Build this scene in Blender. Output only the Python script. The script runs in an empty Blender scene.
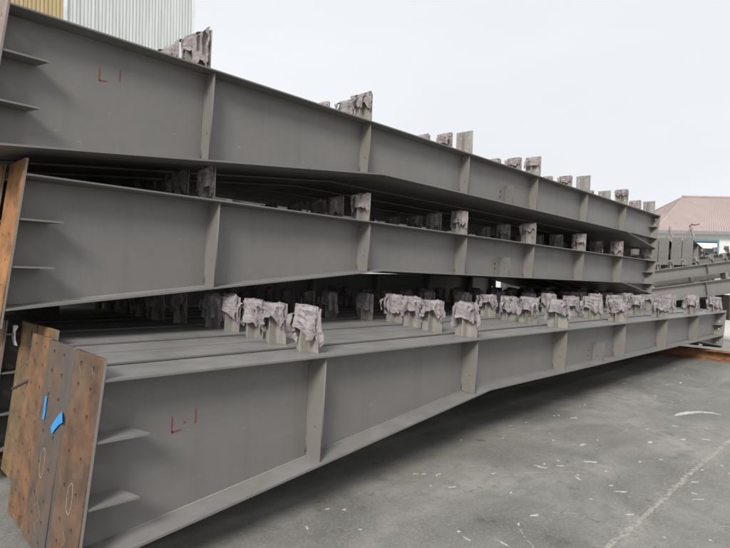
import bpy, bmesh, math, random
from mathutils import Vector, Matrix, noise
C = bpy.context.scene.collection
SC = bpy.context.scene
EYE = 1.41

# ------------------------------------------------------------ camera
F_PX, PITCH, ROLL, YAW = 547.54, -0.0147, 0.0231, 0.7842
cam_d = bpy.data.cameras.new('camera'); cam = bpy.data.objects.new('camera', cam_d); C.objects.link(cam)
cam_d.sensor_fit = 'HORIZONTAL'; cam_d.sensor_width = 36; cam_d.lens = F_PX*36/730
cam_d.clip_start = 0.05; cam_d.clip_end = 2000
fw = Vector((math.cos(YAW)*math.cos(PITCH), math.sin(YAW)*math.cos(PITCH), math.sin(PITCH)))
rt = fw.cross(Vector((0, 0, 1))).normalized(); up = rt.cross(fw)
rt2 = math.cos(ROLL)*rt+math.sin(ROLL)*up; up2 = -math.sin(ROLL)*rt+math.cos(ROLL)*up
m = Matrix((rt2, up2, -fw)).transposed().to_4x4(); m.translation = (0, 0, EYE)
cam.matrix_world = m
SC.camera = cam

# ------------------------------------------------------------ sky and sun
SUN = Vector((-0.70, -0.42, 0.62)).normalized()
w = bpy.data.worlds.new('World'); SC.world = w; w.use_nodes = True
nt = w.node_tree; N = nt.nodes; L = nt.links; N.clear()
sky = N.new('ShaderNodeTexSky'); sky.sky_type = 'NISHITA'; sky.sun_disc = False
sky.sun_elevation = math.asin(SUN.z); sky.sun_rotation = math.atan2(SUN.x, SUN.y)
sky.air_density = 1.5; sky.dust_density = 6; sky.ozone_density = 1
hs = N.new('ShaderNodeHueSaturation'); hs.inputs['Saturation'].default_value = 0.25
mx = N.new('ShaderNodeMix'); mx.data_type = 'RGBA'; mx.inputs[0].default_value = 0.93
mx.inputs[7].default_value = (8.5, 8.72, 9.05, 1)
bg = N.new('ShaderNodeBackground'); bg.inputs['Strength'].default_value = 0.1
out = N.new('ShaderNodeOutputWorld')
L.new(sky.outputs[0], hs.inputs['Color']); L.new(hs.outputs[0], mx.inputs[6])
tcw = N.new('ShaderNodeTexCoord'); cl = N.new('ShaderNodeTexNoise'); cl.inputs['Scale'].default_value = 1.6; cl.inputs['Detail'].default_value = 4
mpw = N.new('ShaderNodeMapping'); mpw.inputs['Scale'].default_value = (1, 1, 3); L.new(tcw.outputs['Generated'], mpw.inputs[0]); L.new(mpw.outputs[0], cl.inputs['Vector'])
mr = N.new('ShaderNodeMapRange'); mr.inputs[1].default_value = .3; mr.inputs[2].default_value = .7; mr.inputs[3].default_value = .955; mr.inputs[4].default_value = 1.02
L.new(cl.outputs['Fac'], mr.inputs[0]); vm = N.new('ShaderNodeVectorMath'); vm.operation = 'SCALE'
L.new(mx.outputs[2], vm.inputs[0]); L.new(mr.outputs[0], vm.inputs['Scale']); L.new(vm.outputs[0], bg.inputs[0]); L.new(bg.outputs[0], out.inputs[0])
sd = bpy.data.lights.new('sun', 'SUN'); sd.energy = 3.0; sd.angle = math.radians(18); sd.color = (1, .965, .91)
so = bpy.data.objects.new('sun', sd); C.objects.link(so)
so.rotation_euler = SUN.to_track_quat('Z', 'Y').to_euler(); so.location = (-8, -4, 12)
SC.view_settings.view_transform = 'Standard'; SC.view_settings.look = 'None'
SC.view_settings.exposure = 0.12; SC.view_settings.gamma = 1; SC.view_settings.use_curve_mapping = False

# ------------------------------------------------------------ materials
class M:
    def __init__(s, name, rough=.6, spec=.4, coord='Object'):
        s.m = bpy.data.materials.new(name); s.m.use_nodes = True
        s.n = s.m.node_tree.nodes; s.l = s.m.node_tree.links
        s.b = s.n['Principled BSDF']; s.b.inputs['Roughness'].default_value = rough
        s.b.inputs['Specular IOR Level'].default_value = spec
        s.tc = s.n.new('ShaderNodeTexCoord'); s.co = s.tc.outputs[coord]
        s.random = None
    def map(s, scale=(1, 1, 1), rot=(0, 0, 0), src=None, loc=(0, 0, 0)):
        a = s.n.new('ShaderNodeMapping'); a.inputs['Scale'].default_value = scale; a.inputs['Rotation'].default_value = rot
        a.inputs['Location'].default_value = loc
        s.l.new(src or s.co, a.inputs['Vector']); return a.outputs[0]
    def geo_pos(s):
        g = s.n.new('ShaderNodeNewGeometry'); return g.outputs['Position']
    def noise(s, scale, detail=4, rough=.55, vec=None, dist=0, w=None):
        a = s.n.new('ShaderNodeTexNoise'); a.inputs['Scale'].default_value = scale; a.inputs['Detail'].default_value = detail
        a.inputs['Roughness'].default_value = rough; a.inputs['Distortion'].default_value = dist
        if w is not None:
            a.noise_dimensions = '4D'; s.l.new(w, a.inputs['W'])
        s.l.new(vec or s.co, a.inputs['Vector']); return a.outputs['Fac']
    def ramp(s, fac, stops):
        a = s.n.new('ShaderNodeValToRGB'); e = a.color_ramp.elements
        while len(e) < len(stops): e.new(.5)
        for x, (p, c) in zip(e, stops):
            x.position = p; x.color = (*c, 1) if len(c) == 3 else c
        s.l.new(fac, a.inputs[0]); return a.outputs[0]
    def step(s, fac, lo, hi):
        a = s.n.new('ShaderNodeMapRange'); a.inputs[1].default_value = lo; a.inputs[2].default_value = hi
        s.l.new(fac, a.inputs[0]); return a.outputs[0]
    def math(s, op, a, b=None):
        q = s.n.new('ShaderNodeMath'); q.operation = op
        for i, v in enumerate((a, b)):
            if v is None: continue
            if isinstance(v, (int, float)): q.inputs[i].default_value = v
            else: s.l.new(v, q.inputs[i])
        return q.outputs[0]
    def mix(s, fac, a, b):
        q = s.n.new('ShaderNodeMix'); q.data_type = 'RGBA'
        for i, v in ((0, fac), (6, a), (7, b)):
            if isinstance(v, (int, float)): q.inputs[i].default_value = v
            elif isinstance(v, tuple): q.inputs[i].default_value = (*v, 1)
            else: s.l.new(v, q.inputs[i])
        return q.outputs[2]
    def col(s, c):
        if isinstance(c, tuple): s.b.inputs['Base Color'].default_value = (*c, 1)
        else: s.l.new(c, s.b.inputs['Base Color'])
    def rgh(s, c): s.l.new(c, s.b.inputs['Roughness'])
    def bump(s, h, strength=.3, dist=.01):
        a = s.n.new('ShaderNodeBump'); a.inputs['Strength'].default_value = strength; a.inputs['Distance'].default_value = dist
        s.l.new(h, a.inputs['Height']); s.l.new(a.outputs[0], s.b.inputs['Normal'])
    def rnd(s):
        o = s.n.new('ShaderNodeObjectInfo'); return s.math('MULTIPLY', o.outputs['Random'], 40.0)

def paint(name, c1, c2, dust):
    a = M(name, .5, .45); p = a.geo_pos()
    n1 = a.noise(1.6, 5, .6, p); n2 = a.noise(26, 4, .6, p); n3 = a.noise(9, 5, .65, a.map((.35, 1, 2.2), src=p))
    c = a.mix(a.step(n1, .3, .7), c1, c2)
    c = a.mix(a.math('MULTIPLY', a.step(n2, .45, .8), .12), c, tuple(x*1.3 for x in c2))
    # run-off streaks and rub marks
    c = a.mix(a.math('MULTIPLY', a.step(n3, .56, .74), .14), c, dust)
    n4 = a.noise(70, 2, .5, a.map((.25, 1, 1), (0, 0, .5), src=p))
    c = a.mix(a.math('MULTIPLY', a.step(n4, .72, .77), .3), c, (.38, .37, .35))
    n6 = a.noise(38, 2, .5, a.map((1, 1, 1), src=p, loc=(4, 7, 1))); c = a.mix(a.math('MULTIPLY', a.step(n6, .755, .775), .7), c, (.16, .085, .045))
    n7 = a.noise(5, 3, .55, a.map((2.2, 1, .16), src=p)); c = a.mix(a.math('MULTIPLY', a.step(n7, .55, .70), .22), c, tuple(x*.72 for x in c1))
    # dust settled on up-facing faces
    g = a.n.new('ShaderNodeNewGeometry'); sx = a.n.new('ShaderNodeSeparateXYZ'); a.l.new(g.outputs['True Normal'], sx.inputs[0])
    upf = a.step(sx.outputs[2], .6, .95)
    c = a.mix(a.math('MULTIPLY', upf, a.step(a.noise(5, 5, .6, p), .2, .75)), c, dust)
    a.col(c); a.rgh(a.step(n1, -.6, 1.7)); a.rgh(a.ramp(n3, [(.3, (.42,)*3), (.7, (.6,)*3)]))
    a.bump(a.noise(3.5, 3, .5, p), .12, .01)
    return a.m
PAINT = paint('grey_primer_paint', (.148, .142, .136), (.170, .163, .155), (.25, .243, .238))
PLATE = paint('stiffener_primer_paint', (.178, .170, .156), (.208, .199, .183), (.25, .24, .225))

def rust(name, dark, mid, bright, amount, greyc=(.13, .115, .10)):
    a = M(name, .85, .2); p = a.geo_pos()
    n1 = a.noise(7, 8, .72, p, .1); n2 = a.noise(85, 5, .75, p); n3 = a.noise(3.2, 5, .6, a.map((1, 1, .85), src=p, loc=(3, 1, 2)))
    c = a.ramp(n1, [(.36, dark), (.5, mid), (.64, bright)])
    c = a.mix(a.math('MULTIPLY', a.step(n2, .45, .75), .4), c, dark)
    c = a.mix(a.math('MULTIPLY', a.step(n3, .5-amount*.25, .62), .85*amount+.1), c, greyc)
    n5 = a.noise(90, 2, .5, p); c = a.mix(a.math('MULTIPLY', a.step(n5, .70, .76), .35), c, (.42, .30, .18))
    a.col(c); a.rgh(a.ramp(n1, [(.4, (.62,)*3), (.6, (.9,)*3)])); a.bump(n2, .3, .003); return a.m
RUST = [rust('rusty_end_plate_brown', (.078, .048, .033), (.135, .080, .050), (.20, .108, .058), .25),
        rust('rusty_end_plate_dark', (.075, .052, .040), (.125, .085, .060), (.20, .11, .055), .85, (.095, .088, .084)),
        rust('rusty_end_plate_orange', (.090, .054, .034), (.17, .096, .054), (.255, .132, .062), .1),
        rust('rusty_end_plate_olive', (.095, .066, .038), (.17, .115, .062), (.26, .150, .070), .3, (.15, .12, .088))]
RUST_ORANGE = rust('rusty_end_plate_bright', (.17, .08, .034), (.32, .155, .065), (.42, .21, .09), .05)
RUST_PALE = rust('rusty_end_plate_pale', (.22, .16, .14), (.30, .22, .20), (.34, .25, .22), .3, (.25, .22, .21))
RUST_BEAM = rust('rusty_sleeper_steel', (.13, .062, .034), (.26, .125, .062), (.36, .19, .10), .2)

def cleat_mat():
    a = M('cleat_primer', .65, .3); p = a.geo_pos()
    n = a.noise(14, 5, .65, a.map((1, 1, .3), src=p)); n2 = a.noise(60, 3, .6, p)
    c = a.ramp(n, [(.3, (.205, .192, .172)), (.55, (.285, .268, .242)), (.75, (.36, .345, .32))])
    c = a.mix(a.math('MULTIPLY', a.step(n2, .55, .75), .4), c, (.14, .135, .125)); a.col(c); return a.m
CLEAT = cleat_mat()
def paper_mat(name, base, dark, ink):
    a = M(name, .9, .1); p = a.co; w_ = a.rnd()
    n = a.noise(9, 5, .7, p, w=w_); n2 = a.noise(46, 4, .75, a.map((1, .5, 2.4), src=p), w=w_)
    c = a.mix(a.step(n, .32, .7), dark, base)
    c = a.mix(a.math('MULTIPLY', a.step(n2, .5, .62), .55), c, ink)
    n3 = a.noise(7, 2, .5, p, w=w_); c = a.mix(a.math('MULTIPLY', a.step(n3, .62, .74), .35), c, (.42, .32, .33))
    a.col(c); a.bump(a.noise(38, 4, .7, p), .5, .01)
    a.b.inputs['Subsurface Weight'].default_value = 0
    return a.m
PAPER = paper_mat('pale_masking_paper', (.375, .338, .348), (.24, .214, .224), (.12, .107, .113))
PAPER_OLD_SHADE = paper_mat('weathered_and_shaded_masking_paper', (.36, .325, .325), (.25, .22, .22), (.15, .13, .13))  # weathered wraps; also stands in for shade on the rear bottom-tier wraps
def plain(name, c, rough=.6, n_amt=.15, scale=12):
    a = M(name, rough, .3); n = a.noise(scale, 4, .6, a.geo_pos())
    a.col(a.mix(a.step(n, .3, .7), tuple(x*(1-n_amt) for x in c), tuple(min(1, x*(1+n_amt)) for x in c))); return a.m
RED = plain('red_marker_paint', (.24, .05, .045)); CHALK = plain('white_chalk', (.40, .345, .285), scale=70)
CHALK_THIN = plain('faint_chalk', (.27, .205, .145), scale=60)
BLUE = plain('blue_tape', (.035, .27, .62), .5); WHITEP = plain('white_paper', (.75, .75, .72)); DARKROD = plain('dark_rod_steel', (.055, .05, .047))
TIMBER = plain('dark_timber', (.055, .045, .035), .9, .3)
SCUFF = plain('white_scuff_paint', (.50, .50, .475), .8, .25, 60)

def ground_mat():
    a = M('worn_concrete', .85, .25); p = a.co
    n0 = a.noise(.28, 5, .6, p); n1 = a.noise(1.1, 8, .66, p, .5); n2 = a.noise(7, 8, .7, p); n3 = a.noise(60, 4, .7, p)
    st = a.noise(1.4, 6, .6, a.map((.25, 1, 1), (0, 0, .5), src=p), .5)
    c = a.ramp(n1, [(.32, (.135, .132, .117)), (.5, (.205, .200, .181)), (.66, (.295, .287, .262))])
    c = a.mix(a.math('MULTIPLY', a.step(n0, .42, .62), .4), c, (.31, .295, .262))
    c = a.mix(a.math('MULTIPLY', a.step(n2, .50, .64), .55), c, (.155, .155, .147))
    c = a.mix(a.math('MULTIPLY', a.step(st, .52, .62), .45), c, (.165, .16, .145))
    c = a.mix(a.math('MULTIPLY', a.step(n3, .50, .72), .5), c, (.40, .395, .375))
    # fine white flecks
    fl = a.noise(13, 6, .8, a.map((.5, 1, 1), (0, 0, -.5), src=p, loc=(5, 2, 0)))
    c = a.mix(a.math('MULTIPLY', a.step(fl, .65, .70), .6), c, (.50, .50, .475))
    dk = a.noise(5, 6, .7, a.map(src=p, loc=(9, 4, 0))); c = a.mix(a.math('MULTIPLY', a.step(dk, .6, .68), .6), c, (.09, .09, .085))
    vo = a.n.new('ShaderNodeTexVoronoi'); vo.feature = 'DISTANCE_TO_EDGE'; vo.inputs['Scale'].default_value = .55
    wv = a.n.new('ShaderNodeVectorMath'); wv.operation = 'ADD'; nv = a.n.new('ShaderNodeTexNoise'); nv.inputs['Scale'].default_value = 3; nv.inputs['Detail'].default_value = 6
    a.l.new(p, nv.inputs['Vector']); sc_ = a.n.new('ShaderNodeVectorMath'); sc_.operation = 'SCALE'; sc_.inputs['Scale'].default_value = .35; a.l.new(nv.outputs['Color'], sc_.inputs[0])
    a.l.new(p, wv.inputs[0]); a.l.new(sc_.outputs[0], wv.inputs[1]); a.l.new(wv.outputs[0], vo.inputs['Vector'])
    ck = a.math('MULTIPLY', a.math('LESS_THAN', vo.outputs['Distance'], .0022), a.step(a.noise(.9, 3, .6, p), .45, .55))
    c = a.mix(a.math('MULTIPLY', ck, .30), c, (.08, .08, .075))
    ty = a.noise(2.2, 5, .7, a.map((.12, 1, 1), (0, 0, .72), src=p), .2); c = a.mix(a.math('MULTIPLY', a.step(ty, .54, .68), .35), c, (.12, .12, .115))
    ol = a.noise(.9, 4, .55, a.map(src=p, loc=(2, 8, 0))); c = a.mix(a.math('MULTIPLY', a.step(ol, .60, .68), .45), c, (.135, .13, .115))
    # joint filled with pale mortar, running along the stack
    sx = a.n.new('ShaderNodeSeparateXYZ'); a.l.new(p, sx.inputs[0])
    wob = a.math('MULTIPLY', a.math('SUBTRACT', a.noise(1.6, 5, .7, p), .5), .09)
    d = a.math('ABSOLUTE', a.math('SUBTRACT', a.math('ADD', sx.outputs[1], wob), 1.06))
    jw = a.math('ADD', -.016, a.math('MULTIPLY', a.noise(11, 8, .8, p), .060))
    j = a.math('LESS_THAN', d, jw); jn = a.step(a.noise(23, 5, .75, p), .42, .56)
    c = a.mix(a.math('MULTIPLY', a.math('MULTIPLY', j, jn), .65), c, (.43, .415, .36))
    sd2 = a.math('MULTIPLY', a.step(d, .10, .0), a.step(a.noise(30, 5, .8, p), .5, .62)); c = a.mix(a.math('MULTIPLY', sd2, .5), c, (.42, .41, .37))
    # pale dry sand of the open yard beyond the slab
    sand = a.step(a.math('ADD', sx.outputs[0], a.math('MULTIPLY', a.noise(.8, 4, .6, p), 3)), 15.2, 16.2)
    c = a.mix(sand, c, a.mix(a.noise(3, 4, .6, p), (.50, .47, .42), (.66, .63, .58)))
    a.col(c); a.rgh(a.ramp(n1, [(.3, (.62,)*3), (.7, (.9,)*3)]))
    a.bump(a.math('ADD', n3, a.math('MULTIPLY', n2, 2)), .45, .006); return a.m
GROUND = ground_mat()

# ------------------------------------------------------------ mesh helpers
def tag(o, label=None, cat=None, group=None, kind=None):
    if label: o['label'] = label
    if cat: o['category'] = cat
    if group: o['group'] = group
    if kind: o['kind'] = kind
    return o
def link(name, me, mat=None, parent=None, loc=None):
    o = bpy.data.objects.new(name, me)
    if mat is not None and me is not None and not me.materials: me.materials.append(mat)
    C.objects.link(o); o.parent = parent
    if loc: o.location = loc
    return o
def empty(name, loc=(0, 0, 0), rot=(0, 0, 0)):
    o = bpy.data.objects.new(name, None); C.objects.link(o); o.location = loc; o.rotation_euler = rot; o.empty_display_size = .1; return o
def mesh_from(bm, name, smooth=False):
    bmesh.ops.recalc_face_normals(bm, faces=bm.faces)
    me = bpy.data.meshes.new(name); bm.to_mesh(me); bm.free()
    if smooth:
        for p in me.polygons: p.use_smooth = True
    return me
def box(bm, x0, x1, y0, y1, z0, z1):
    r = bmesh.ops.create_cube(bm, size=1)
    for v in r['verts']:
        v.co = Vector((x0+(v.co.x+.5)*(x1-x0), y0+(v.co.y+.5)*(y1-y0), z0+(v.co.z+.5)*(z1-z0)))
    return r['verts']
def prism(bm, pts, f0, f1):
    """closed outline pts (2D); f0/f1 map (u,v)->3D for the two faces"""
    a = [bm.verts.new(f0(*p)) for p in pts]; b = [bm.verts.new(f1(*p)) for p in pts]
    bm.faces.new(a); bm.faces.new(b[::-1]); n = len(pts)
    for i in range(n): bm.faces.new((a[i], b[i], b[(i+1) % n], a[(i+1) % n]))
def circle(cx, cy, r, n=14): return [(cx+r*math.cos(2*math.pi*i/n), cy+r*math.sin(2*math.pi*i/n)) for i in range(n)]
def flat_plate(name, outline, holes, th, xf, bevel=0.0):
    """plate with real through-holes: 2D curve filled and extruded. xf maps (u,v,w)->xyz, w in -th/2..th/2"""
    cu = bpy.data.curves.new(name, 'CURVE'); cu.dimensions = '2D'; cu.fill_mode = 'BOTH'; cu.extrude = th/2-bevel
    cu.bevel_depth = bevel; cu.bevel_resolution = 0
    if bevel: cu.offset = -bevel
    for loop in [outline]+holes:
        s = cu.splines.new('POLY'); s.points.add(len(loop)-1); s.use_cyclic_u = True
        for q, (u, v) in zip(s.points, loop): q.co = (u, v, 0, 1)
    t = bpy.data.objects.new('tmp', cu); C.objects.link(t)
    bpy.context.view_layer.update()
    me = bpy.data.meshes.new_from_object(t); me.name = name
    bpy.data.objects.remove(t); bpy.data.curves.remove(cu)
    for v in me.vertices: v.co = xf(*v.co)
    bm = bmesh.new(); bm.from_mesh(me); me2 = mesh_from(bm, name); bpy.data.meshes.remove(me)
    return me2
def tube(bm, pts, r, n=8):
    prev = None; pts = [Vector(p) for p in pts]
    for i, p in enumerate(pts):
        t = (pts[min(i+1, len(pts)-1)]-pts[max(i-1, 0)]).normalized()
        a = t.orthogonal().normalized(); b = t.cross(a)
        if prev: a = (prev-t*prev.dot(t)).normalized(); b = t.cross(a)
        prev = a; rr = r[i] if isinstance(r, (list, tuple)) else r
        ring = [bm.verts.new(p+rr*(math.cos(2*math.pi*k/n)*a+math.sin(2*math.pi*k/n)*b)) for k in range(n)]
        if i == 0: bm.faces.new(ring[::-1])
        else:
            for k in range(n): bm.faces.new((last[k], last[(k+1) % n], ring[(k+1) % n], ring[k]))
        last = ring
    bm.faces.new(last)

# ------------------------------------------------------------ the ground
bm = bmesh.new()
NX = 60
xs = [-40, -5]+[-4+i*.5 for i in range(60)]+[30, 60, 120, 400]
ys = [-60, -8]+[-6+i*.5 for i in range(40)]+[20, 60, 120, 400]
grid = [[bm.verts.new((x, y, 0)) for y in ys] for x in xs]
for i in range(len(xs)-1):
    for j in range(len(ys)-1): bm.faces.new((grid[i][j], grid[i+1][j], grid[i+1][j+1], grid[i][j+1]))
tag(link('ground', mesh_from(bm, 'ground'), GROUND), kind='structure')

def splat(rng, cx, cy, ang, ln, wd, n=22, z=.004):
    b = []; th = .0022
    pts = []
    ph = rng.random()*9
    for k in range(n):
        a = 2*math.pi*k/n; rr = .5+1.3*noise.noise(Vector((math.cos(a)*2.2+ph, math.sin(a)*2.2, ph*3)))+.5*rng.random()
        u, v = math.cos(a)*ln/2*max(.25, rr), math.sin(a)*wd/2*max(.2, rr)
        pts.append((cx+u*math.cos(ang)-v*math.sin(ang), cy+u*math.sin(ang)+v*math.cos(ang)))
    return pts
rng = random.Random(4)
bm = bmesh.new()
D = math.radians
spots = []
# the marks one can pick out in the photograph: (x, y, angle, length, width)
for s_ in [(3.67, 1.86, 60, .13, .016), (3.74, 1.85, 40, .10, .013), (3.80, 1.75, 100, .10, .012), (3.66, 1.57, 50, .12, .018), (3.72, 1.59, 60, .09, .012),
           (4.05, 1.64, -20, .15, .018), (3.95, 1.49, 50, .10, .013), (4.33, 1.39, -25, .12, .014), (4.50, 1.30, -30, .09, .012), (3.65, 1.28, -40, .12, .012),
           (3.35, 1.12, -35, .10, .010), (5.2, 1.33, -40, .13, .018), (5.35, 1.2, -50, .12, .012), (7.85, 2.07, -40, .16, .03),
           (4.9, 1.5, 10, .12, .03), (4.4, 1.85, -40, .14, .012), (3.1, 1.75, 20, .06, .012), (3.3, 2.0, 40, .08, .01), (2.9, 2.05, -30, .05, .01),
           (3.0, 2.25, -35, .10, .006), (2.75, 1.5, 30, .05, .012), (2.5, 1.45, 80, .06, .01), (2.4, 1.6, 80, .05, .012),
           (2.45, 1.3, 60, .07, .01), (4.2, 1.0, -30, .09, .012), (3.9, .9, -20, .1, .01), (4.6, .85, -45, .14, .01), (5.6, 1.5, -45, .12, .012)]:
    spots.append(s_)
for i in range(75):
    x = rng.uniform(1.6, 9); y = rng.uniform(.5, 2.6)
    spots.append((x, y, rng.choice((-40, -30, 50, 60))+rng.uniform(-20, 20), rng.uniform(.012, .035)*(1 if rng.random() < .85 else 2), rng.uniform(.008, .022)))
for (x, y, a, l_, w_) in spots:
    if l_ > .07: a += rng.uniform(-35, 35); l_ *= .62; w_ *= 1.25
    pts = splat(rng, x, y, D(a), l_, w_)
    prism(bm, pts, lambda u, v: (u, v, .0005), lambda u, v: (u, v, .003))
tag(link('scuff_marks', mesh_from(bm, 'scuff_marks'), SCUFF), 'small white paint scuffs scattered over the grey concrete', 'marks', kind='stuff')
bm = bmesh.new()
for i in range(26):
    x = rng.uniform(2.4, 8.5); y = rng.uniform(.6, 2.4); a = D(rng.choice((-42, -35, 52))+rng.uniform(-14, 14)); l_ = rng.uniform(.12, .5); wd_ = rng.uniform(.0015, .004)
    q = [(x+math.cos(a)*l_*t+.012*noise.noise(Vector((t*4, i, 0))), y+math.sin(a)*l_*t+.012*noise.noise(Vector((i, t*4, 0)))) for t in [k/8 for k in range(9)]]
    for (u0, v0), (u1, v1) in zip(q[:-1], q[1:]):
        if rng.random() < .25: continue
        dx, dy = u1-u0, v1-v0; dl = math.hypot(dx, dy); nx, ny = -dy/dl*wd_/2, dx/dl*wd_/2
        prism(bm, [(u0+nx, v0+ny), (u0-nx, v0-ny), (u1-nx, v1-ny), (u1+nx, v1+ny)], lambda u, v: (u, v, .0006), lambda u, v: (u, v, .0016))
tag(link('scratch_marks', mesh_from(bm, 'scratch_marks'), plain('grey_scratch', (.42, .41, .38), .8, .2, 40)), 'thin pale scratches dragged across the grey concrete', 'marks', kind='stuff')
# the big curved smear
bm = bmesh.new(); P = []
cv = [(6.00, 1.62), (6.10, 1.60), (6.24, 1.56), (6.36, 1.49), (6.42, 1.40), (6.40, 1.31)]
wd = [.010, .055, .06, .035, .040, .008]
lf, rg_ = [], []
for i in range(26):
    t = i/25*5; k = min(4, int(t)); f = t-k
    x = cv[k][0]*(1-f)+cv[k+1][0]*f; y = cv[k][1]*(1-f)+cv[k+1][1]*f; ww = (wd[k]*(1-f)+wd[k+1]*f)/2*(.8+.5*rng.random())
    dx, dy = cv[k+1][0]-cv[k][0], cv[k+1][1]-cv[k][1]; l_ = math.hypot(dx, dy)
    lf.append((x-dy/l_*ww, y+dx/l_*ww)); rg_.append((x+dy/l_*ww, y-dx/l_*ww))
prism(bm, lf+rg_[::-1], lambda u, v: (u, v, .0005), lambda u, v: (u, v, .004))
tag(link('paint_smear', mesh_from(bm, 'paint_smear'), SCUFF), 'long curved white paint smear on the concrete at the right', 'paint mark')

# ------------------------------------------------------------ paper wraps
def paper_mesh(seed, w_=.235, top=.262, low=.10, flare=1.0, torn=0.0, gx=.055):
    rg = random.Random(seed); bm = bmesh.new(); NA, NR = 54, 15
    off = Vector((seed*7.3, seed*3.1, seed*1.7)); rings = []
    ph = [rg.random()*6.28 for _ in range(4)]; nf = rg.choice((5, 6, 7))
    for j in range(NR+1):
        t = j/NR; ring = []
        for i in range(NA):
            a = 2*math.pi*i/NA
            ca, sa = math.cos(a), math.sin(a); e = .5
            sx_ = math.copysign(abs(ca)**e, ca); sy_ = math.copysign(abs(sa)**e, sa)
            lo = low+.03-.045*abs(sa)**3+.06*noise.noise(Vector((ca*2.2, sa*2.2, 0))+off)+.02*math.sin(nf*a+ph[1])+(rg.random()-.5)*.02
            lo = max(.015, lo)
            if torn and sa < 0: lo += torn*.05
            k = 1-t; fl = flare*k**1.3
            hx = .010+.010*fl; hy = w_/2+.002+.006*fl
            cx = -.018
            if ca < 0: hx += gx*.75*max(0, 1-1.6*abs(sa))
            fold = (.011*math.sin(nf*a+ph[0])+.009*math.sin((nf*2+1)*a+ph[2]+t*2))*(.35+.8*fl)
            z = lo+(top-lo)*t
            if j >= NR-1: hx *= .55 if j == NR-1 else .12; hy *= .97
            q = Vector((cx+sx_*hx+ca*fold, sy_*hy+sa*fold, z))
            nv = noise.noise_vector(q*18+off)*.012+noise.noise_vector(q*48+off)*.009
            q += nv*.8; rn = abs(noise.noise(Vector((q.x*30, q.y*34, q.z*9))+off)); q.x -= sx_*.022*rn; q.y -= sy_*.010*rn
            if j == NR: q.z += .010*noise.noise(Vector((0, q.y*22, 0))+off)
            ring.append(bm.verts.new(q))
        rings.append(ring)
    for j in range(NR):
        for i in range(NA):
            f = bm.faces.new((rings[j][i], rings[j][(i+1) % NA], rings[j+1][(i+1) % NA], rings[j+1][i]))
    bm.faces.new(rings[-1])
    # torn ears that hang off the side
    for e_ in range(rg.choice((1, 2, 3))):
        y0 = rg.choice((-1, 1))*w_/2*rg.uniform(.3, 1.0); x0 = rg.uniform(-.07, -.03); z0 = top-rg.uniform(.01, .06); ww = rg.uniform(.03, .07); hh = rg.uniform(.05, .13)
        rows = []
        for j in range(5):
            t = j/4; row = []
            for i in range(4):
                s = i/3-.5; q = Vector((x0-.035*math.sin(t*2.4), y0+s*ww*(1-.6*t), z0-hh*t+.03*math.sin(t*3)))
                q += noise.noise_vector(q*30+off*2)*.012; row.append(bm.verts.new(q))
            rows.append(row)
        for j in range(4):
            for i in range(3): bm.faces.new((rows[j][i], rows[j][i+1], rows[j+1][i+1], rows[j+1][i]))
    bmesh.ops.triangulate(bm, faces=[f for f in bm.faces if len(f.verts) == 4])
    return mesh_from(bm, 'paper_wrap')
WRAP_LONG = [paper_mesh(i, w_=.198, low=.078+.014*(i % 4), flare=.6+.35*(i % 3)) for i in range(12)]
WRAP_SHORT = [paper_mesh(20+i, w_=.198, top=.256, low=.05+.03*(i % 4), flare=.35, torn=.4) for i in range(7)]

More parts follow.
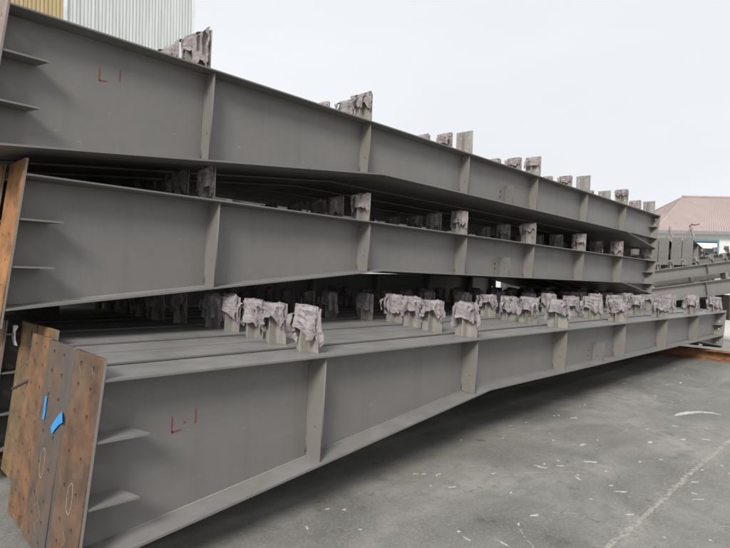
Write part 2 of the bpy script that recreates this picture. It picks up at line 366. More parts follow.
# ------------------------------------------------------------ girder
S = 1.5
def plate_xf(x, skew=0, ztop=0):      # (u=y, v=z, w=thickness along x)
    return lambda u, v, w_: Vector((x+w_-skew*(ztop-v), u, v))
def build_girder(name, width, D1, D0=.747, xL=1.1875, xE=1.6658, kx=1.66, sk=.03, skL=.10, skR=.33, dh=.18, plate_mat=None, pid=0, red=False, cleats=None, detail=2, mwraps=None, wrapmat=None):
    """root Empty sits at the left end, bottom. local x from first stiffener."""
    root = empty(name)
    base = Vector((-xL, width/2, -D0))
    T = .012; yc = width/2
    def fin(me): 
        for v in me.vertices: v.co -= base
        return me
    def DD(x): return D1 if x >= kx else D1+(D0-D1)*(kx-x)/(kx+xL)
    xe = 5*S+xE; hx0 = 5*S+.08
    # web outline
    dT = T
    topL = (-xL-skL*dT, -dT); topR = (xe-skR*dT, -dT)
    botR = (xe-skR*(D1-T), -(D1-T)); botL = (-xL-skL*(D0-T), -(D0-T))
    outl = [topL, topR, botR, (kx, -(D1-T)), botL]
    holes = [circle(3.80, -.285+.0, .016), circle(3.80, -.345, .016)]
    web = flat_plate('web', outl, holes, .009, lambda u, v, w_: Vector((u, yc+w_, v)))
    link('web', fin(web), PAINT, root)
    # flanges
    bm = bmesh.new()
    prism(bm, [(-xL, 0), (xe, 0), (xe-skR*T, -T), (-xL-skL*T, -T)], lambda u, v: (u, 0, v), lambda u, v: (u, width-.003, v))
    e = [x for x in bm.edges if abs(x.verts[0].co.x-x.verts[1].co.x) > 2]
    bmesh.ops.bevel(bm, geom=e, offset=.0025, segments=2, affect='EDGES')
    tf = link('top_flange', fin(mesh_from(bm, 'top_flange')), PAINT, root)
    bm = bmesh.new(); lst = [(-xL-skL*(D0-T), -(D0-T)), (kx, -(D1-T)), (xe-skR*(D1-T), -(D1-T))]
    low = [(x, z-T) for x, z in lst]
    prism(bm, lst+low[::-1], lambda u, v: (u, 0, v), lambda u, v: (u, width-.003, v))
    link('bottom_flange', fin(mesh_from(bm, 'bottom_flange')), PAINT, root)
    # end haunch: triangular web and its sloping flange
    bm = bmesh.new(); xh = xe-skR*(D1+dh)
    prism(bm, [(hx0, -D1), (xe-skR*D1-.002, -D1), (xh, -(D1+dh)+T)], lambda u, v: (u, yc-.0045, v), lambda u, v: (u, yc+.0045, v))
    prism(bm, [(hx0-.06, -D1-.001), (hx0+.02, -D1-.001), (xh, -(D1+dh)+T), (xh, -(D1+dh))], lambda u, v: (u, .004, v), lambda u, v: (u, width-.007, v))
    link('haunch', fin(mesh_from(bm, 'haunch')), PAINT, root)
    # left end plate with bolt holes, right end plate
    zt, zb = .082, -(D0+.092); th = .018
    pl_, pr_ = (.002, .332) if width > .29 else (.002, width-.004)
    rows = [zt-.05, zt-.14, zt-.25, zt-.42, zt-.56, zt-.70, zt-.79, zt-.88]
    hl = [circle((pl_+pr_)/2+s*(pr_-pl_)*.22, z, .0135, 12) for z in rows for s in (-1, 1)]
    ep = flat_plate('end_plate', [(pl_, zb), (pr_, zb), (pr_, zt), (pl_, zt)], hl, th, lambda u, v, w_: Vector((-xL-th/2+w_+skL*v, u, v)), .0012)
    link('end_plate', fin(ep), plate_mat or RUST[0], root)
    if detail > 1:
        bm2 = bmesh.new()
        box(bm2, 0, 0.010, -.0012, .0016, 0, 1)
        for v in bm2.verts:
            z = zb+v.co.z*(zt-zb); v.co = Vector((-xL-.012+v.co.x+skL*z, v.co.y, z))
        link('plate_edge', fin(mesh_from(bm2, 'plate_edge')), PLATE, root)
    zb2 = -(D1+dh+.03)
    hl = [circle(yc+s*width*.22, z, .012, 10) for z in (-.07, -.17, -.30, -.40, -.53) for s in (-1, 1)]
    ep = flat_plate('end_plate', [(.002, zb2), (width-.004, zb2), (width-.004, .025), (.002, .025)], hl, .016, lambda u, v, w_: Vector((xe+.008+w_+skR*v, u, v)))
    link('end_plate', fin(ep), PLATE, root)
    for nm, pts in (('top', [(-xL, -T-.003), (xe-.03, -T-.003)]), ('low', [(-xL-.06, -D0+T+.003), (kx, -D1+T+.003), (xe-.16, -D1+T+.003)])):
        bm = bmesh.new(); tube(bm, [(x, yc-.0065, z) for x, z in pts], .0055, 6)
        link('weld_seam', fin(mesh_from(bm, 'weld_seam', True)), PAINT, root)
    # stiffeners, both faces
    sides = (0, 1) if detail > 0 else (0,)
    for k in range(6):
        x = k*S; d = DD(x); d2 = d-T+.0
        for sd_ in sides:
            y0, y1 = (.022, yc-.0055) if sd_ == 0 else (yc+.0055, width-.025)
            yw = y1 if sd_ == 0 else y0; yo = y0 if sd_ == 0 else y1; cl = .022 if sd_ == 0 else -.022
            ot = [(yo, -d2-.0), (yo, -T), (yw-cl, -T), (yw, -T-.022), (yw, -d2+.024), (yw-cl, -d2)]
            h = [circle((yo+yw)/2-(.008 if sd_ == 0 else -.008), -d*.68, .007, 10)] if k < 4 else []
            so_ = link('stiffener', fin(flat_plate('stiffener', ot, h, .010, plate_xf(x-.005, sk))), PLATE, root)
            if sd_ == 0:
                bm = bmesh.new(); zz_ = [-T-.03-(d2-T-.06)*q/8 for q in range(9)]
                tube(bm, [(x-.011+sk*z, yc-.0075, z) for z in zz_], [.0045+.0012*((q*7) % 3) for q in range(9)], 6)
                link('weld_seam', fin(mesh_from(bm, 'weld_seam', True)), PAINT, so_)
    # short fly-brace plate standing on the bottom flange between stiffener 3 and 4
    ot = [(.03, -D1+T), (.03, -.20), (yc-.0055, -.20), (yc-.0055, -D1+T)]
    link('short_stiffener', fin(flat_plate('short_stiffener', ot, [circle(.09, -.27, .008, 10), circle(.09, -.34, .008, 10)], .010, plate_xf(3.92, sk))), PAINT, root)
    # small horizontal gussets near both ends
    for (zz, gl) in ((-.245, .215), (-.505, .205)):
        for sd_ in sides:
            y0, yw = (.004, yc-.0055) if sd_ == 0 else (width-.008, yc+.0055)
            xs_ = -xL+skL*zz
            ot = [(xs_, y0), (xs_+gl, y0), (xs_+gl-.0-.035, yw), (xs_, yw)]
            bm = bmesh.new()
            prism(bm, ot, lambda u, v: (u, v, zz), lambda u, v: (u, v, zz-.010))
            if sd_ == 0:
                pass
            link('gusset', fin(mesh_from(bm, 'gusset')), PAINT, root)
    for sd_ in sides:
        y0, yw = (.02, yc-.0055) if sd_ == 0 else (width-.02, yc+.0055); xr = xe-skR*.22
        bm = bmesh.new(); prism(bm, [(xr, y0), (xr-.14, y0), (xr-.2, yw), (xr, yw)], lambda u, v: (u, v, -.215), lambda u, v: (u, v, -.225))
        link('gusset', fin(mesh_from(bm, 'gusset')), PAINT, root)
    # purlin cleats on the top flange, with their paper
    root['tw'] = width
    return root, base

_cleat_cache = {}
def cleat_meshes(cw, ch):
    key = (round(cw, 3), round(ch, 3))
    if key in _cleat_cache: return _cleat_cache[key]
    ot = [(-cw/2, 0), (-cw/2, ch), (cw/2, ch), (cw/2, 0)]
    hl = [circle(s*cw*.27, z, .0085, 10) for s in (-1, 1) for z in (ch*.32, ch*.74)]
    me = flat_plate('purlin_cleat', ot, hl, .009, lambda u, v, w_: Vector((w_, u, v)))
    bm = bmesh.new(); bm.from_mesh(me); bpy.data.meshes.remove(me)
    bm3 = bmesh.new(); bm3.free()
    me = mesh_from(bm, 'purlin_cleat'); me.materials.append(CLEAT)
    bm = bmesh.new()
    prism(bm, [(-.005, .0005), (-.062, .0005), (-.050, ch*.96), (-.005, ch*.96)], lambda u, v: (u, -.004, v), lambda u, v: (u, .004, v))
    rib = mesh_from(bm, 'cleat_rib'); rib.materials.append(CLEAT)
    _cleat_cache[key] = (me, rib); return me, rib
def add_cleats(root, base, width, insets, xs_, bare=(), cw=.205, ch=.25, wraps=None, dxs=None, tall=1, wmat=None, seed=0, shade_mat=None, skip=()):
    rg = random.Random(seed)
    me, rib = cleat_meshes(cw, ch)
    for k, x in enumerate(xs_):
        if k in skip: continue
        y = insets[k]+cw/2+rg.uniform(-.012, .012)*(1 if seed else 0)
        xx = x+(rg.uniform(-.02, .02) if seed else 0)+(dxs[k] if dxs else 0)
        c = link('purlin_cleat', me, None, root); c.location = Vector((xx, y, 0))-base
        c.rotation_euler = (rg.uniform(-.01, .01), rg.uniform(-.02, .02), rg.uniform(-.03, .03))
        if k == 0: c.scale.z = tall
        r_ = link('cleat_rib', rib, None, c)
        if k in bare: continue
        wm = wraps[rg.randrange(len(wraps))]
        p = bpy.data.objects.new('paper_wrap', wm); C.objects.link(p); p.parent = c
        if not wm.materials: wm.materials.append(wmat)
        if shade_mat: p.material_slots[0].link = 'OBJECT'; p.material_slots[0].material = shade_mat
        p.scale = (rg.uniform(.9, 1.15), rg.uniform(.96, 1.06), 1); p.location = (0, 0, rg.uniform(-.012, .006))
        if seed % 2 and rg.random() < .5: p.scale.y *= -1
def copy_girder(src):
    r = src.copy(); C.objects.link(r)
    for ch in list(src.children):
        c = ch.copy(); C.objects.link(c); c.parent = r
        for g in ch.children:
            d = g.copy(); C.objects.link(d); d.parent = c
    return r
def set_plate(root, mat, holder={}):
    for c in root.children:
        if c.name.split('.')[0] == 'end_plate' and c.data.materials and c.data.materials[0].name.startswith('rusty'):
            c.material_slots[0].link = 'OBJECT'; c.material_slots[0].material = mat
def place(root, base, x0, Y, z, tau, dx=0, width=.34, rz=0):
    """put local point (0,0,0) (first stiffener, near edge, flange top) at (x0,Y,z)"""
    R = Matrix.Rotation(rz, 4, 'Z') @ Matrix.Rotation(tau, 4, 'Y')
    off = R @ Vector((base.x+dx, base.y, base.z))
    root.location = Vector((x0, Y, z))+off
    root.rotation_euler = R.to_euler()

XS = [k*S for k in range(6)]+[8.92]
ORD = ['front', 'second', 'third', 'fourth', 'fifth', 'sixth', 'seventh', 'eighth', 'ninth', 'tenth', 'eleventh', 'twelfth']
TAG_L = 'one of the {} tapered grey steel girders'

def ribbon(bm, pts, wd, plane, th=.0012):
    """strip along 2D pts; plane maps (u,v,w)->xyz, w = stand-off"""
    lf, rg_ = [], []
    n = len(pts)
    for i, (u, v) in enumerate(pts):
        a = pts[max(i-1, 0)]; b = pts[min(i+1, n-1)]; dx, dy = b[0]-a[0], b[1]-a[1]; l_ = math.hypot(dx, dy) or 1
        ww = (wd[i] if isinstance(wd, (list, tuple)) else wd)/2
        lf.append((u-dy/l_*ww, v+dx/l_*ww)); rg_.append((u+dy/l_*ww, v-dx/l_*ww))
    for i in range(n-1):
        prism(bm, [lf[i], lf[i+1], rg_[i+1], rg_[i]], lambda u, v: plane(u, v, 0), lambda u, v: plane(u, v, th))

# ---- bottom tier
W1, D1a = .345, .406
GW1 = .305
g1, b1 = build_girder('tapered_girder', GW1, D1a, plate_mat=RUST[0])
proto1 = copy_girder(g1); proto1_children = None
ins1 = [.088, .05, .035, .03, .03, .03, .03]
T1 = []
t1_dx = [0, -.004, .008, .125, .12, .03, .02, .0, .03, .01, .02]
t1_mat = [RUST[0], RUST[1], RUST[2], RUST[3], RUST[3], RUST[2], RUST[0], RUST[1], RUST[0], RUST[3], RUST[0]]
t1_lab = ['front girder of the bottom tier, red L 1 on its web, brown rusty end plate',
          'second girder of the bottom tier, its rusty end plate stained dark grey',
          'third girder of the bottom tier, orange rusty end plate with a dark rod',
          'fourth girder of the bottom tier, olive end plate set back behind the orange one',
          'fifth girder of the bottom tier, olive end plate beside a white paper scrap']
for i in range(11):
    g = g1 if i == 0 else copy_girder(proto1)
    T1.append(g)
for i, g in enumerate(T1):
    set_plate(g, t1_mat[i])
    add_cleats(g, b1, GW1, ins1, XS, wraps=WRAP_LONG, wmat=PAPER, seed=i+1 if i else 0, shade_mat=PAPER_OLD_SHADE if i > 5 else None, dxs=[[0, .03, .04, .04, .04, .03, 0], [.03, .08, .15, .18, .18, .1, 0], [.09, .2, .30, .33, .33, .2, 0], [.03, .24, .35, .36, .36, .2, 0], [.05, .23, .38, .40, .40, .2, 0], [.05, .15, .2, .3, .3, .1, 0]][min(i, 5)])  # rear wraps swap paper material, putting their shade into the colour
    place(g, b1, 2.0018, 2.2569+i*W1+(.012 if i else 0)+[0, 0, -.003, .002, 0, .003, 0, 0, 0, 0, 0][i], -.4976+EYE+[0, .003, -.001, .004, .001, .003, 0, 0, 0, 0, 0][i], .0168, t1_dx[i])
    lab = t1_lab[i] if i < 5 else ORD[i]+' girder of the bottom tier from the front, wrapped cleats in shade'
    tag(g, lab, 'girder', 'steel girders of the bottom tier')
for c in list(proto1.children_recursive): bpy.data.objects.remove(c)
bpy.data.objects.remove(proto1)
# ---- middle tier
W2 = .345
GW2 = .325
g2, b2 = build_girder('tapered_girder', GW2, .4394, plate_mat=RUST_ORANGE)
proto2 = copy_girder(g2)
ins2 = [.09, .035, .02, .01, .01, .01, .01]
T2 = [g2]+[copy_girder(proto2) for _ in range(7)]
for i, g in enumerate(T2):
    set_plate(g, [RUST_ORANGE, RUST_ORANGE, RUST[3], RUST[0], RUST[2], RUST[0], RUST[1], RUST[0]][i])
    add_cleats(g, b2, GW2, ins2, XS, wraps=WRAP_SHORT, wmat=PAPER_OLD_SHADE, seed=31+i)
    place(g, b2, 1.9883, 3.3993+i*W2, .433+EYE, .023, [0, -.03, .05, .04, -.02, .06, .03, .08][i])
    lab = ['front grey girder of the middle tier with bright orange rusty end plate',
           'second girder of the middle tier, orange end plate at the left picture edge'][i] if i < 2 else \
        ORD[i]+' girder of the middle tier from the front, only its cleats showing'
    tag(g, lab, 'girder', 'steel girders of the middle tier')
for c in list(proto2.children_recursive): bpy.data.objects.remove(c)
bpy.data.objects.remove(proto2)
# ---- top tier
W3 = .266
GW3 = .26
g3, b3 = build_girder('tapered_girder', GW3, .4394, plate_mat=RUST_PALE)
proto3 = copy_girder(g3)
T3 = [g3]+[copy_girder(proto3) for _ in range(10)]
bare3 = [(2, 4, 6), (5,), (), (3,), (1,), (), (2, 5), (), (4,), (), ()]
for i, g in enumerate(T3):
    set_plate(g, RUST_PALE if i < 2 else RUST[i % 4])
    ins3 = [.105, .02, .005, .005, .005, .01, .02] if i == 0 else [.025]*7
    add_cleats(g, b3, GW3, ins3, XS, bare=bare3[i], cw=.205, ch=.245, wraps=WRAP_SHORT, wmat=PAPER_OLD_SHADE, seed=51+i, tall=1.22 if i < 3 else 1)
    place(g, b3, 1.8858, 3.3187+i*W3, 1.2874+EYE+[0, .022, .03, .02, .03, .02, .03, .02, .03, .02, .02][i], .025, [0, .04, -.03, .05, 0, .03, .06, .02, .05, 0, 0][i])
    lab = 'front girder of the top tier, red L 1 on its web against the sky' if i == 0 else \
        ORD[i]+' girder from the front in the top tier, cleats rising behind the front one'
    tag(g, lab, 'girder', 'steel girders of the top tier')
for c in list(proto3.children_recursive): bpy.data.objects.remove(c)
bpy.data.objects.remove(proto3)

# red letters on the webs: L 1   (coordinates: local x from first stiffener, z from flange top)
def red_mark(g, base, width, dot):
    yw = width/2-.0045-.0006; bm = bmesh.new()
    pl = lambda u, v, w_: Vector((u, yw-w_, v))-base
    x, z = (-.83, -.235) if dot else (-.70, -.165)
    ribbon(bm, [(x, z), (x+.001, z-.03), (x-.001, z-.055), (x+.002, z-.078)], [.004, .007, .006, .008], pl)
    ribbon(bm, [(x, z-.072), (x+.02, z-.071), (x+.045, z-.068)], [.010, .008, .003], pl)
    link('red_letter', mesh_from(bm, 'red_letter'), RED, g); bm = bmesh.new()
    ribbon(bm, [(x+.118, z+.022), (x+.120, z-.01), (x+.117, z-.050)], [.003, .007, .004], pl)
    link('red_letter', mesh_from(bm, 'red_letter'), RED, g)
    if dot:
        bm = bmesh.new(); ribbon(bm, [(x+.058, z-.035), (x+.068, z-.036)], .008, pl); link('red_dot', mesh_from(bm, 'red_dot'), RED, g)
red_mark(g1, b1, GW1, True); red_mark(g3, b3, GW3, False)

# chalk on end plates
def chalk(g, base, shapes, mat):
    xl = 1.1875+.018+.0007
    pl = lambda u, v, w_: Vector((-xl-w_+.10*v, u, v))-base
    for pts, wd_ in shapes:
        bm = bmesh.new(); ribbon(bm, pts, wd_, pl, .0008); link('chalk_mark', mesh_from(bm, 'chalk_mark'), mat, g)
def oval(cx, cz, rx, rz, n=30): return [(cx+rx*math.cos(6.4*i/n), cz+rz*math.sin(6.4*i/n)+.004*math.sin(i*.9)) for i in range(n+1)]
def scrawl(cx, cz, s, ph=0): return [(cx+s*.4*math.sin(i*.5+ph), cz-s*(i/14-.5)*2) for i in range(15)]
chalk(T1[0], b1, [(oval(.155, -.505, .030, .062), .0026)], CHALK)
chalk(T1[0], b1, [(scrawl(.085, .01, .040), .002), (scrawl(.235, -.01, .040, 1), .002), (scrawl(.16, -.68, .04, 2), .003), (oval(.16, -.80, .05, .03), .0035)], CHALK_THIN)
chalk(T1[1], b1, [(oval(.185, -.465, .032, .066), .0026)], CHALK)
chalk(T1[1], b1, [(scrawl(.19, -.62, .05, .6), .004), (scrawl(.14, -.70, .06, 2.2), .003)], CHALK_THIN)
chalk(T1[2], b1, [(oval(.11, -.34, .035, .075), .003), (scrawl(.16, -.45, .05, 1), .003)], CHALK_THIN)

# things stuck to or hanging on the end plates
def strip_obj(name, g, base, pts, wd_, mat, label, cat, stand=.002, curl=.0):
    xl = 1.1875+.018+stand; bm = bmesh.new(); mw = g.matrix_world
    n = len(pts); R = g.rotation_euler.to_matrix(); loc = g.location
    def pl(u, v, w_, c=0): return R @ (Vector((-xl-w_+.10*v, u, v))-base)+loc
    ribbon(bm, pts, wd_, pl, .0012)
    o = link(name, mesh_from(bm, name), mat); return tag(o, label, cat)
strip_obj('tape_strip', T1[1], b1, [(.250, -.175), (.252, -.21), (.247, -.245), (.253, -.280)], [.026, .029, .028, .030], BLUE,
          'upright strip of blue tape on the dark stained end plate', 'tape', .0035)
strip_obj('tape_strip', T1[1], b1, [(.105, -.300), (.070, -.268), (.030, -.238), (-.012, -.215)], [.036, .040, .044, .048], BLUE,
          'slanting blue tape across the seam between the dark plate and the front plate', 'tape', .006)
def to_world(g, base, v): return g.rotation_euler.to_matrix() @ (Vector(v)-base)+g.location
bm = bmesh.new(); a_ = to_world(T1[2], b1, (-1.17, .265, -.125)); b_ = to_world(T1[2], b1, (-1.285, .335, -.205))
tube(bm, [a_, a_.lerp(b_, .5), b_], [.0075, .008, .007], 10)
tag(link('steel_rod', mesh_from(bm, 'steel_rod', True), DARKROD), 'short dark steel rod poking out of a bolt hole in the orange end plate', 'rod')
def scrap(name, p0, w_, h_, seed, mat, label):
    bm = bmesh.new(); rows = []; off = Vector((seed, seed*2, 0))
    for j in range(7):
        row = []
        for i in range(5):
            s = i/4-.5; t = j/6; ww = w_*(1-.25*t+.15*math.sin(t*5+seed))
            q = Vector((0, s*ww, -h_*t)); q += noise.noise_vector(q*22+off)*.010+Vector((-.008*math.sin(t*3), 0, 0)); row.append(bm.verts.new(q))
        rows.append(row)
    for j in range(6):
        for i in range(4): bm.faces.new((rows[j][i], rows[j][i+1], rows[j+1][i+1], rows[j+1][i]))
    me = mesh_from(bm, name); o = link(name, me, mat, None, p0)
    s = o.modifiers.new('thickness', 'SOLIDIFY'); s.thickness = .001
    return tag(o, label, 'paper')
scrap('paper_scrap', to_world(T1[4], b1, (-1.235, .345, .055)), .12, .13, 3, WHITEP, 'crumpled white paper scrap hanging at the edge of the olive end plate')
scrap('paper_scrap', to_world(T2[1], b2, (-1.215, .17, .02)), .05, .17, 5, WHITEP, 'thin torn white paper strip on the bright orange end plate of the middle tier')

# ------------------------------------------------------------ sleepers under and between the tiers
def hbeam(name, x, y0, y1, z0, z1, fwid, mat, label, cat='sleeper', group=None):
    bm = bmesh.new(); t = .012; c = x
    L_ = y1-y0; zc = (z0+z1)/2
    pts = [(-fwid/2, 0), (fwid/2, 0), (fwid/2, t), (.005, t), (.005, z1-z0-t), (fwid/2, z1-z0-t), (fwid/2, z1-z0), (-fwid/2, z1-z0), (-fwid/2, z1-z0-t), (-.005, z1-z0-t), (-.005, t), (-fwid/2, t)]
    prism(bm, pts, lambda u, v: (u, 0, v), lambda u, v: (u, L_, v))
    o = link(name, mesh_from(bm, name), mat, None, (x, y0, z0)); return tag(o, label, cat, group)
hbeam('steel_sleeper', 1.0, 3.0, 6.1, .001, .178, .18, RUST_BEAM, 'rusty steel sleeper under the deep left ends of the bottom girders')
hbeam('steel_sleeper', 10.42, 1.55, 6.3, .001, .158, .20, RUST_BEAM, 'rusty orange steel sleeper sticking out under the right end of the stack')
def timber(x, y0, y1, z0, z1, label):
    bm = bmesh.new(); vs = box(bm, -.06, .06, 0, y1-y0, 0, z1-z0)
    bmesh.ops.bevel(bm, geom=list(bm.edges), offset=.006, segments=1, affect='EDGES')
    tag(link('timber_bearer', mesh_from(bm, 'timber_bearer'), TIMBER, None, (x, y0, z0)), label, 'timber')
timber(1.3, 4.75, 6.1, .925, 1.165, 'dark timber bearer between bottom and middle tier at the left end')
timber(10.75, 4.4, 6.1, .77, .995, 'dark timber bearer between bottom and middle tier at the right end')
timber(1.3, 4.7, 6.1, 1.868, 2.03, 'dark timber bearer between middle and top tier at the left end')
timber(10.6, 4.4, 6.1, 1.66, 1.855, 'dark timber bearer between middle and top tier at the right end')

# ------------------------------------------------------------ plain girders for the stacks behind
def simple_girder(name, width, depth, length, cl, seed, wmat=PAPER_OLD_SHADE, st=1.5, taper=0.0, endmat=None, cst=None):
    root = empty(name); T = .012; yc = width/2
    bm = bmesh.new(); prism(bm, [(0, T+taper*0), (length, T), (length, depth-T), (0, depth-T)] if not taper else [(0, T), (1.9, taper+T), (length, taper+T), (length, depth-T), (0, depth-T)], lambda u, v: (u, yc-.005, v), lambda u, v: (u, yc+.005, v))
    link('web', mesh_from(bm, 'web'), PAINT, root)
    bm = bmesh.new(); box(bm, 0, length, 0, width, depth-T, depth); link('top_flange', mesh_from(bm, 'top_flange'), PAINT, root)
    bm = bmesh.new(); l1 = [(0, T), (1.9, taper+T), (length, taper+T)] if taper else [(0, T), (length, T)]
    prism(bm, l1+[(x, z-T) for x, z in l1[::-1]], lambda u, v: (u, 0, v), lambda u, v: (u, width, v)); link('bottom_flange', mesh_from(bm, 'bottom_flange'), PAINT, root)
    ex = .08 if taper else .02
    hl = [circle(yc+s*width*.22, z, .012, 8) for s in (-1, 1) for z in (depth*.2, depth*.5, depth*.85)]
    for xx in (0, length):
        zlo = -ex if (xx == 0 or not taper) else taper-ex
        me = flat_plate('end_plate', [(0, zlo), (width-.004, zlo), (width-.004, depth+ex), (0, depth+ex)], hl, .016, lambda u, v, w_: Vector((xx+(-.009 if xx == 0 else .009)+w_, u, v)))
        link('end_plate', me, endmat or PLATE, root)
    k = 0; x = st*.8
    while x < length-.2:
        z0 = T+(taper*min(1, x/1.9) if taper else 0)
        bm = bmesh.new(); box(bm, x-.005, x+.005, .012, yc-.006, z0+.012, depth-T); link('stiffener', mesh_from(bm, 'stiffener'), PLATE, root)
        bm = bmesh.new(); box(bm, x-.005, x+.005, yc+.006, width-.012, z0+.012, depth-T); link('stiffener', mesh_from(bm, 'stiffener'), PLATE, root)
        x += st
    cst = cst or st; xs_ = [st*.8+i*cst for i in range(int((length-st*.8-.1)/cst)+1)]
    if cl: add_cleats(root, Vector((0, 0, -depth)), width, [max(.005, yc-.1)]*len(xs_), xs_, cw=min(.2, width-.02), ch=.24, wraps=WRAP_SHORT, wmat=wmat, seed=seed)
    return root
# stack standing directly behind the big one
n = 0
for (x, y, z, ln) in ((1.5, 6.75, .14, 9.6), (11.9, 6.75, .14, 9.0)):
    for t in range(4):
        g = simple_girder('back_girder', .34, [.54, .55, .66, .66][t], ln, False, 80+n)
        g.location = (x, y+.05*t, [.14, .72, 1.325, 2.02][t])
        for zz in (.0,):
            pass
        tag(g, ['lowest', 'second', 'third', 'uppermost'][t]+' grey girder of the shaded stack behind the main stack, '+('left half' if x < 5 else 'right half'), 'girder', 'girders of the stack behind')
        n += 1
for x in (3.0, 9.5, 13.2, 19.5):
    for (z0, z1) in ((.001, .138), (.682, .718), (1.272, 1.323), (1.987, 2.018)):
        bm = bmesh.new(); box(bm, -.06, .06, 0, .6, 0, z1-z0)
        tag(link('timber_bearer', mesh_from(bm, 'timber_bearer'), TIMBER, None, (x, 6.70, z0)), 'timber block packed between the girders of the shaded stack behind', 'timber', 'timber blocks of the stack behind')

# stack in the yard to the right: two long girders crossing the view, rising to the right
GD = math.atan2(-1.748, 1.757)
def yard_girder(p, z, depth, label, cl, seed, ln=7.2, tilt=-.15):
    g = simple_girder('yard_girder', .26, depth, ln, cl, seed, st=1.9, cst=.42)
    g.rotation_euler = Matrix.Rotation(GD, 4, 'Z').to_euler() if tilt == 0 else (Matrix.Rotation(GD, 4, 'Z') @ Matrix.Rotation(tilt, 4, 'Y')).to_euler()
    g.location = (p[0], p[1], z); return tag(g, label, 'girder', 'girders crossing in the yard')
yard_girder((17.2, 6.83), .88, .335, 'upper light grey girder crossing the yard beyond the right end of the stack', True, 91)
yard_girder((17.2, 6.83), .20, .46, 'lower light grey girder crossing the yard beneath the upper one', False, 92)
yard_girder((17.85, 7.48), .62, .36, 'shaded girder lying behind the two crossing yard girders', False, 93)
yard_girder((18.5, 8.1), 1.02, .34, 'furthest girder of the yard pile, wrapped cleats showing above the upper crossing girder', True, 94)
tg = (-math.sin(.15))
for s_, zz in ((1.2, 0), (4.0, 0), (6.3, 0)):
    px, py = 17.2+math.cos(GD)*s_*.99, 6.83+math.sin(GD)*s_*.99; rise = s_*.149
    bm = bmesh.new(); box(bm, -.05, .05, .0, .26, 0, .215)
    o = link('timber_bearer', mesh_from(bm, 'timber_bearer'), PLATE, None, (px, py, .20+rise+.475)); o.rotation_euler = (0, -.15, GD)
    tag(o, 'pale spacer block between the two crossing yard girders', 'spacer', 'spacer blocks between the yard girders')
    bm = bmesh.new(); box(bm, -.06, .06, -.2, .5, 0, .20+rise-.03)
    o = link('trestle_block', mesh_from(bm, 'trestle_block'), TIMBER, None, (px, py, .001)); o.rotation_euler = (0, 0, GD)
    tag(o, 'dark block propping up the crossing yard girders', 'prop', 'props under the yard girders')
# bundle seen end-on behind them
n = 0
for i in range(4):
    g = simple_girder('yard_girder', .31, .76, 7, i > 1, 95+i, taper=.32, endmat=PAINT, st=1.3)
    g.location = (20.3-.02*i, 5.10+i*.325+(.06 if i > 1 else 0), 1.76); g.rotation_euler = (0, .11, .08)
    tag(g, ['nearest', 'second', 'third', 'furthest'][i]+' of four pale girders seen end-on beyond the right end of the stack', 'girder', 'girders seen end-on in the yard')
    g = simple_girder('yard_girder', .31, .70, 7, False, 99+i, taper=.0, st=1.3)
    g.location = (20.5-.02*i, 5.10+i*.325+(.06 if i > 1 else 0), .98); g.rotation_euler = (0, .11, .08)
    tag(g, ['nearest', 'second', 'third', 'furthest'][i]+' girder of the layer beneath the end-on bundle in the yard', 'girder', 'girders beneath the end-on bundle')
for x in (21.3, 25.5):
    bm = bmesh.new(); box(bm, -.1, .1, 0, 1.7, 0, .84 if x < 22 else .36)
    o = link('trestle_block', mesh_from(bm, 'trestle_block'), TIMBER, None, (x, 5.0+(x-20.4)*.1, .001)); o.rotation_euler = (0, 0, .1)
    tag(o, 'dark trestle under the layered girders in the yard', 'prop', 'trestles under the end-on bundle')
# two upright tufts with a red strap on top of the bundle
RSTRAP = plain('red_strap', (.20, .06, .055))
for (x, y, h_, red_, lb) in ((20.5, 5.22, .42, True, 'upright pale post with a red strap on top of the end-on bundle'), (20.5, 5.86, .40, False, 'thin upright pale post on top of the end-on bundle')):
    r = empty('lifting_post', (x, y, 2.60)); tag(r, lb, 'post')
    bm = bmesh.new(); tube(bm, [(0, -.09, 0), (0, -.03, h_*.6), (0, 0, h_)], [.035, .04, .025], 6); tube(bm, [(0, .10, 0), (0, .04, h_*.5), (0, 0, h_*.95)], [.03, .03, .02], 6)
    link('post_leg', mesh_from(bm, 'post_leg'), PAPER_OLD_SHADE, r)
    if red_:
        bm = bmesh.new(); tube(bm, [(0, .06, h_*.86), (0, -.02, h_+.02), (0, -.12, h_-.01), (0, -.26, h_+.03)], [.02, .025, .02, .012], 6)
        link('strap', mesh_from(bm, 'strap'), RSTRAP, r)

# ------------------------------------------------------------ buildings
def clad(name, col_, x0, x1, y, z0, z1, pitch, depth=.035):
    bm = bmesh.new(); pts = []; x = x0
    while x < x1:
        pts += [(x, 0), (x+pitch*.30, 0), (x+pitch*.42, -depth), (x+pitch*.88, -depth)]; x += pitch
    pts = [(min(a, x1), b) for a, b in pts]+[(x1, -depth), (x1, .05), (x0, .05)]
    v0 = [bm.verts.new((a, y+b, z0)) for a, b in pts]; v1 = [bm.verts.new((a, y+b, z1)) for a, b in pts]
    for i in range(len(pts)): 
        j = (i+1) % len(pts)
        if (v0[i].co-v0[j].co).length > 1e-5: bm.faces.new((v0[i], v0[j], v1[j], v1[i]))
    return mesh_from(bm, name)
def cladmat(name, c1, c2, edge):
    a = M(name, .55, .3); p = a.geo_pos()
    n1 = a.noise(1.2, 5, .6, a.map((3, 1, .12), src=p)); n2 = a.noise(6, 4, .6, a.map((4, 1, .08), src=p))
    c = a.mix(a.step(n1, .3, .7), c1, c2); c = a.mix(a.math('MULTIPLY', a.step(n2, .55, .7), .5), c, edge); a.col(c); return a.m
WHITECLAD = cladmat('silver_cladding', (.44, .465, .455), (.64, .66, .655), (.31, .335, .33))
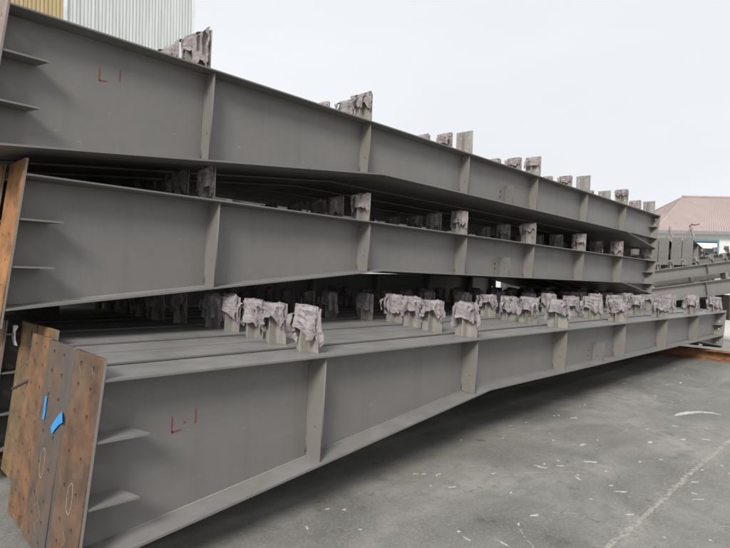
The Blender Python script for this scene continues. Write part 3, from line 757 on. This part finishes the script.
TANCLAD = cladmat('tan_cladding', (.38, .29, .15), (.52, .41, .24), (.28, .22, .12))
r = empty('tall_shed', (11, 30, 0)); tag(r, 'tall shed with silver and tan corrugated cladding behind the stack', 'building')
o = link('wall', clad('wall', None, 8.62, 15.44, 30, 0, 19, .175), WHITECLAD, r, (-11, -30, 0)); o['label'] = 'silver white corrugated wall'
o = link('wall', clad('wall', None, 3.5, 8.61, 30.03, 0, 19, .175), TANCLAD, r, (-11, -30, 0)); o['label'] = 'tan corrugated wall'
bm = bmesh.new(); box(bm, 8.53, 8.70, 29.90, 29.96, 0, 19); box(bm, 15.36, 15.47, 29.92, 30.4, 0, 19.05)
link('corner_trim', mesh_from(bm, 'corner_trim'), plain('white_trim', (.66, .69, .69), scale=2), r, (-11, -30, 0))
bm = bmesh.new(); box(bm, 3.5, 15.42, 30.12, 48, 0, 18.9); link('shed_body', mesh_from(bm, 'shed_body'), WHITECLAD, r, (-11, -30, 0))

# house with pink hipped roof; local x runs along the eave (to the right in the view), y away
def roofmat():
    a = M('pink_sheet_roof', .6, .3); n = a.noise(.9, 5, .6); n2 = a.noise(5, 4, .6, a.map((3, .3, 1)))
    c = a.mix(a.step(n, .3, .7), (.34, .275, .26), (.385, .315, .295)); c = a.mix(a.math('MULTIPLY', a.step(n2, .55, .7), .3), c, (.34, .27, .26)); a.col(c); return a.m
h = empty('house', (41.1, 12.7, 0), (0, 0, YAW-math.pi/2)); tag(h, 'low white house with a pink hipped sheet roof and a blue framed window', 'house')
LX, DY, ZE, ZR, HX = 20.0, 9.0, 4.36, 7.33, 4.5
bm = bmesh.new(); box(bm, .35, LX-.3, .45, DY-.4, 0, ZE-.02)
bmesh.ops.recalc_face_normals(bm, faces=bm.faces)
link('wall', mesh_from(bm, 'wall'), plain('white_house_wall', (.56, .58, .565), .8, .05, 1.5), h)
# roof slopes as standing-seam sheets
def seamed(p0, p1, q1, q0, n_, hgt=.05):
    """quad p0-p1 (eave) to q0-q1 (ridge) with raised seams running up the slope"""
    bm = bmesh.new(); p0, p1, q0, q1 = map(Vector, (p0, p1, q0, q1)); nrm = (p1-p0).cross(q0-p0).normalized()
    A, B = [], []
    for i in range(n_):
        for f, hh in ((0, 0), (.62, 0), (.70, hgt), (.92, hgt)):
            t = (i+f)/n_; A.append(bm.verts.new(p0.lerp(p1, t)+nrm*hh)); B.append(bm.verts.new(q0.lerp(q1, t)+nrm*hh))
    A.append(bm.verts.new(p1)); B.append(bm.verts.new(q1))
    for i in range(len(A)-1): bm.faces.new((A[i], A[i+1], B[i+1], B[i]))
    bmesh.ops.remove_doubles(bm, verts=bm.verts, dist=1e-4)
    return bm
RM = roofmat()
bm = seamed((0, 0, ZE), (LX, 0, ZE), (LX-HX, DY/2, ZR), (HX, DY/2, ZR), 110, .03)
rf = link('roof', mesh_from(bm, 'roof'), RM, h)
bm = seamed((0, DY, ZE), (0, 0, ZE), (HX, DY/2, ZR), (HX, DY/2, ZR), 30); link('roof_end', mesh_from(bm, 'roof_end'), RM, h)
bm = seamed((LX, DY, ZE), (0, DY, ZE), (HX, DY/2, ZR), (LX-HX, DY/2, ZR), 60); link('roof_back', mesh_from(bm, 'roof_back'), RM, h)
bm = seamed((LX, 0, ZE), (LX, DY, ZE), (LX-HX, DY/2, ZR), (LX-HX, DY/2, ZR), 30); link('roof_end', mesh_from(bm, 'roof_end'), RM, h)
bm = bmesh.new(); tube(bm, [(HX-.05, DY/2, ZR+.03), (LX-HX+.05, DY/2, ZR+.03)], .10, 8); link('ridge_cap', mesh_from(bm, 'ridge_cap'), RM, rf)
bm = bmesh.new(); box(bm, -.02, LX+.02, -.06, .0, ZE-.20, ZE+.02); box(bm, -.06, -.02, -.06, DY, ZE-.2, ZE+.02); link('fascia', mesh_from(bm, 'fascia'), plain('fascia_grey', (.22, .21, .21)), h)
BLUEF = plain('blue_window_frame', (.11, .19, .25)); GL = M('window_glass', .1, .6); GL.col((.03, .035, .04))
def window(x0, x1, z0, z1):
    r_ = bmesh.new(); y = .40; f = .13
    box(r_, x0, x1, y-.03, y+.045, z1-f, z1); box(r_, x0, x1, y-.03, y+.045, z0, z0+f); box(r_, x0, x0+f, y-.03, y+.045, z0+f, z1-f); box(r_, x1-f, x1, y-.03, y+.045, z0+f, z1-f)
    wo = link('window', mesh_from(r_, 'window'), BLUEF, h)
    b2_ = bmesh.new(); box(b2_, x0+f, x1-f, y+.0, y+.02, z0+f, z1-f); link('pane', mesh_from(b2_, 'pane'), GL.m, wo)
    b3 = bmesh.new(); xm = (x0+x1)/2
    box(b3, x0+f, x1-f, y-.02, y-.002, z0+(z1-z0)*.45, z0+(z1-z0)*.80); link('shutter', mesh_from(b3, 'shutter'), plain('pale_shutter', (.62, .63, .60)), wo)
window(3.0, 4.75, 2.70, 3.80); window(8.2, 9.9, 2.70, 3.80)
